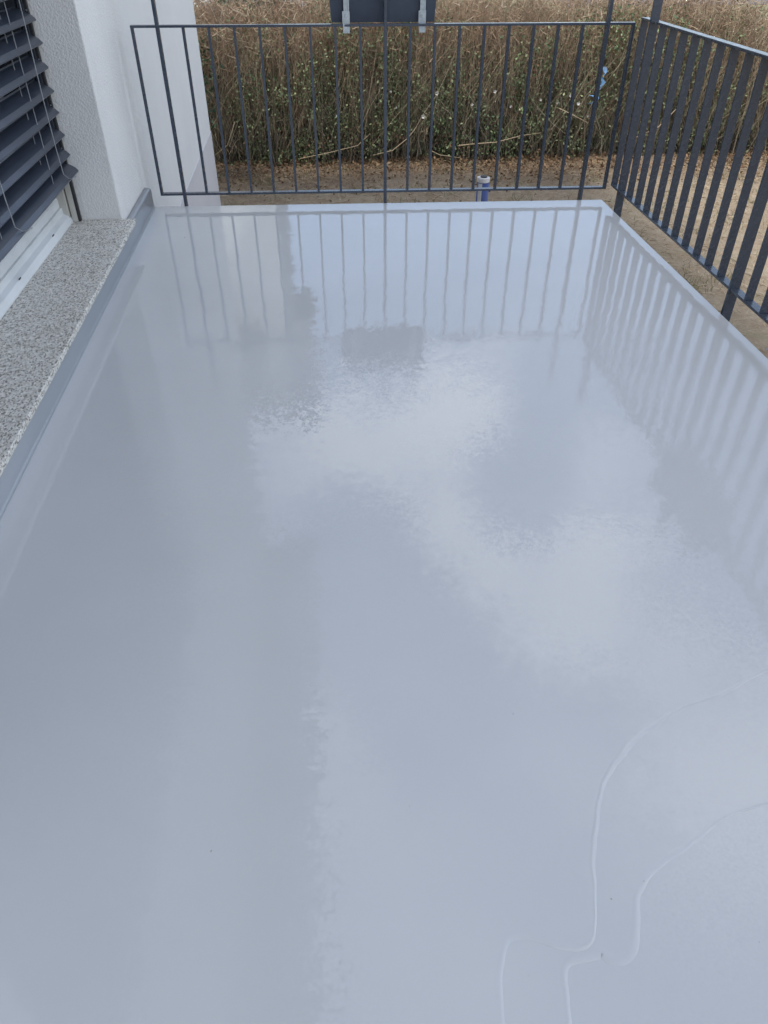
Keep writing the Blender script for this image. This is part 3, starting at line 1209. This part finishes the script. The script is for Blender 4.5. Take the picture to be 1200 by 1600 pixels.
# single long branches one can pick out against the hedge
for pts, r_ in (
        ([(1.86, 10.33, -.93), (2.10, 10.30, -.905), (2.36, 10.29, -.89), (2.68, 10.30, -.82), (2.95, 10.34, -.80)], .008),
        ([(.75, 10.32, -1.02), (1.0, 10.28, -.96), (1.2, 10.3, -.82), (1.32, 10.36, -.70)], .007),
        ([(-.2, 10.35, -1.05), (.15, 10.3, -.98), (.55, 10.31, -.90), (.72, 10.4, -.78)], .006),
        ([(3.15, 10.36, -.52), (3.35, 10.31, -.60), (3.55, 10.3, -.69)], .007),
        ([(-1.3, 10.36, -1.0), (-1.1, 10.32, -.86), (-.98, 10.33, -.6)], .006),
        ([(1.5, 10.34, -.98), (1.62, 10.3, -1.03), (1.9, 10.29, -1.07)], .006),
        ([(4.2, 10.35, -.9), (4.5, 10.3, -.75), (4.7, 10.33, -.55)], .007)):
    o = MB().tube(pts, [r_ * (1 - .15 * k) for k in range(len(pts))], 6).build('branch', 'straw', hedge, smooth=True)
    o.location = -Vector(HE)

# white blossoms between the twigs, and blue scraps
blooms = [(1.56, -.325, .034), (1.40, -.585, .036), (2.30, -.32, .026), (2.02, -.46, .022), (2.52, -.49, .022), (3.02, -.33, .026), (2.90, -.42, .020), (3.12, -.45, .030), (3.28, -.38, .026), (3.40, -.47, .030), (1.05, -.48, .018), (.98, -.30, .018), (.30, -.56, .018), (3.55, -.62, .018), (3.62, -.80, .018)]
for i, (x, z, s) in enumerate(blooms):
    mb = MB()
    for k in range(5):
        a = k * 2 * pi / 5 + random.uniform(-.3, .3)
        u = Vector((cos(a), -.5 + random.uniform(-.3, .1), sin(a))).normalized()
        side = u.cross(Vector((.2, 1, .1))).normalized()
        q = u * s
        mb.add([(0, 0, 0), tuple(q * .55 + side * s * .35), tuple(q), tuple(q * .55 - side * s * .35), tuple(q * .5 + Vector((0, s * .22, 0)))],
               [(0, 1, 4), (1, 2, 4), (2, 3, 4), (3, 0, 4)])
    mb.build('blossom', 'white_scrap', hedge, tuple(Vector((x, 10.37, z)) - Vector(HE)))


def ribbon(name, pts, w, mat, label, cat):
    mb = MB()
    vs, fs = [], []
    for i, p in enumerate(pts):
        tw = i * .9
        dx, dy, dz = w * cos(tw), w * .6 * sin(tw), w * .5 * sin(tw * 1.7)
        for off in (0.0, .0025):
            vs += [(p[0] - dx, p[1] - dy - off, p[2] - dz), (p[0] + dx, p[1] + dy - off, p[2] + dz)]
    for i in range(len(pts) - 1):
        a, b_ = i * 4, i * 4 + 4
        fs += [(a, a + 1, b_ + 1, b_), (a + 2, b_ + 2, b_ + 3, a + 3), (a, b_, b_ + 2, a + 2), (a + 1, a + 3, b_ + 3, b_ + 1)]
    fs += [(0, 2, 3, 1), (len(vs) - 4, len(vs) - 3, len(vs) - 1, len(vs) - 2)]
    c0_ = pts[0]
    mb.add([(x - c0_[0], y - c0_[1], z - c0_[2]) for x, y, z in vs], fs)
    o = mb.build(name, mat, None, tuple(c0_))
    return tag(o, label, cat)


ribbon('plastic_scrap', [(3.66, 10.38, -.07), (3.70, 10.36, -.13), (3.655, 10.37, -.19), (3.68, 10.35, -.25), (3.64, 10.37, -.31), (3.62, 10.35, -.36)], .030, 'blue_scrap',
       'twisted strip of light blue plastic caught high in the hedge', 'plastic scrap')
ribbon('plastic_scrap', [(3.56, 10.37, -.38), (3.60, 10.34, -.37), (3.64, 10.36, -.41), (3.60, 10.33, -.44), (3.56, 10.36, -.47), (3.62, 10.34, -.49)], .042, 'blue_scrap',
       'crumpled blue plastic lump in the hedge below the blue strip', 'plastic scrap')
gx, gy = 3.33, 4.80
ribbon('plastic_scrap', [(gx, gy, GZ + .02), (gx + .02, gy + .02, GZ + .06), (gx + .05, gy, GZ + .03), (gx + .07, gy - .03, GZ + .07), (gx + .11, gy - .01, GZ + .02), (gx + .15, gy - .04, GZ + .05)], .028, 'blue_scrap',
       'crumpled blue plastic lying on the soil by the balcony', 'plastic scrap')


# ------------------------------------------------------------------ shrubs
def shrub(name, loc, rx, ry, h, nleaf, size, mat, label):
    root = empty(name, loc)
    n_ = 34
    t = np.linspace(0, 1, 5)
    tip = np.stack([rng.normal(size=n_) * rx * .6, rng.normal(size=n_) * ry * .6, h * rng.uniform(.5, 1.0, n_)], -1)
    P = tip[:, None, :] * (t[None, :, None] ** np.array([1.4, 1.4, 1.0])) + rng.normal(size=(n_, 5, 3)) * .01
    P[:, 0] = rng.normal(size=(n_, 3)) * .02
    V, F = tubes(P, np.tile(np.linspace(.009, .002, 5), (n_, 1)), 4)
    raw_mesh('stems', V, F, 'twig_dark', root)['kind'] = 'stuff'
    k = rng.integers(0, n_, nleaf // 9)
    c = P[k, rng.integers(2, 5, len(k))] + rng.normal(size=(len(k), 3)) * [rx * .22, ry * .22, h * .06]
    c = np.repeat(c, 9, 0) + rng.normal(size=(len(k) * 9, 3)) * .05
    c[:, 2] = np.abs(c[:, 2])
    V, F = leaves(c, rng.uniform(size * .6, size * 1.2, len(c)))
    raw_mesh('foliage', V, F, mat, root)['kind'] = 'stuff'
    return tag(root, label, 'shrub')


shrub('evergreen_shrub', (-1.55, 9.85, GZ), .28, .25, 1.75, 3600, .055, 'shrub_leaf', 'narrow dark evergreen shrub beside the white house corner')
shrub('evergreen_shrub', (-.6, 16.0, GZ), .9, .7, 1.45, 6500, .09, 'shrub_leaf', 'low dark green shrub behind the hedge, beside the grey shed roof')
shrub('evergreen_shrub', (.6, 16.6, GZ), .9, .7, 1.25, 6500, .09, 'shrub_leaf', 'low dark green shrub behind the hedge, left of the dark planter')
shrub('evergreen_shrub', (4.0, 17.0, GZ), 1.0, .8, 1.2, 5200, .09, 'leaf', 'mid green shrub behind the hedge, right of the dark planter')

# ------------------------------------------------------------------ shed and neighbour's house (seen over the hedge and in the wet floor)
shed = empty('garden_shed', (-1.1, 18.5, GZ))
tag(shed, 'small garden shed with sloped grey roof behind the hedge', 'shed')
MB().box((-.95, -.8, 0), (.95, .8, 1.1)).build('wall', 'grey_clad', shed)
mb = MB().add([(-1.15, -1.0, 1.05), (1.15, -1.0, 1.05), (1.15, 1.0, 1.05), (-1.15, 1.0, 1.05), (0, -1.0, 1.55), (0, 1.0, 1.55)],
              [(0, 1, 4), (2, 3, 5), (0, 4, 5, 3), (1, 2, 5, 4), (3, 2, 1, 0)])
mb.build('roof', 'roof_grey', shed)
MB().box((-.35, -.83, .0), (.35, -.802, 1.0)).build('door', 'pvc', shed, bevel=.004)

NY = 25.0
nb_ = empty('apartment_building', (-6, NY, GZ))
tag(nb_, 'white neighbouring building with grey upper storey behind the hedge', 'building')


def npart(mb, name, mat, parent=None, bevel=0.0):
    o = mb.build(name, mat, parent or nb_, bevel=bevel)
    if parent is None:
        o.location = (6, -NY, -GZ)
    return o


npart(MB().box((-13, NY, GZ - .1), (-1.38, NY + 3, 13.3)), 'wall', 'white_wall', bevel=.02)
npart(MB().box((-1.377, NY + .02, GZ - .1), (-1.08, NY + 3, 9.9)), 'stair_wall', 'grey_clad', bevel=.02)
npart(MB().box((-1.376, NY - .3, 9.9), (-.38, NY + 3, 13.28)), 'bay', 'grey_clad', bevel=.02)
npart(MB().box((-13.4, NY - .6, 13.3), (-.3, NY + 3.5, 13.6)), 'roof', 'roof_grey')
npart(MB().box((-4.5, NY - 1.4, 10.2), (-2.25, NY - .003, 12.1)), 'balcony', 'grey_clad', bevel=.02)
for zf in (.5, 3.6, 6.6 - .2):
    for xw in (-11.2, -8.4, -4.6):
        fr = npart(MB().box((xw, NY - .04, zf), (xw + 1.3, NY - .002, zf + 1.5)), 'window', 'pvc')
        MB().box((xw + .08, NY - .05, zf + .08), (xw + 1.22, NY - .041, zf + 1.42)).build('pane', 'window_dark', fr)

for o in scene.objects:
    if o.type == 'MESH' and not o.data.materials:
        o.data.materials.append(M['rail'])
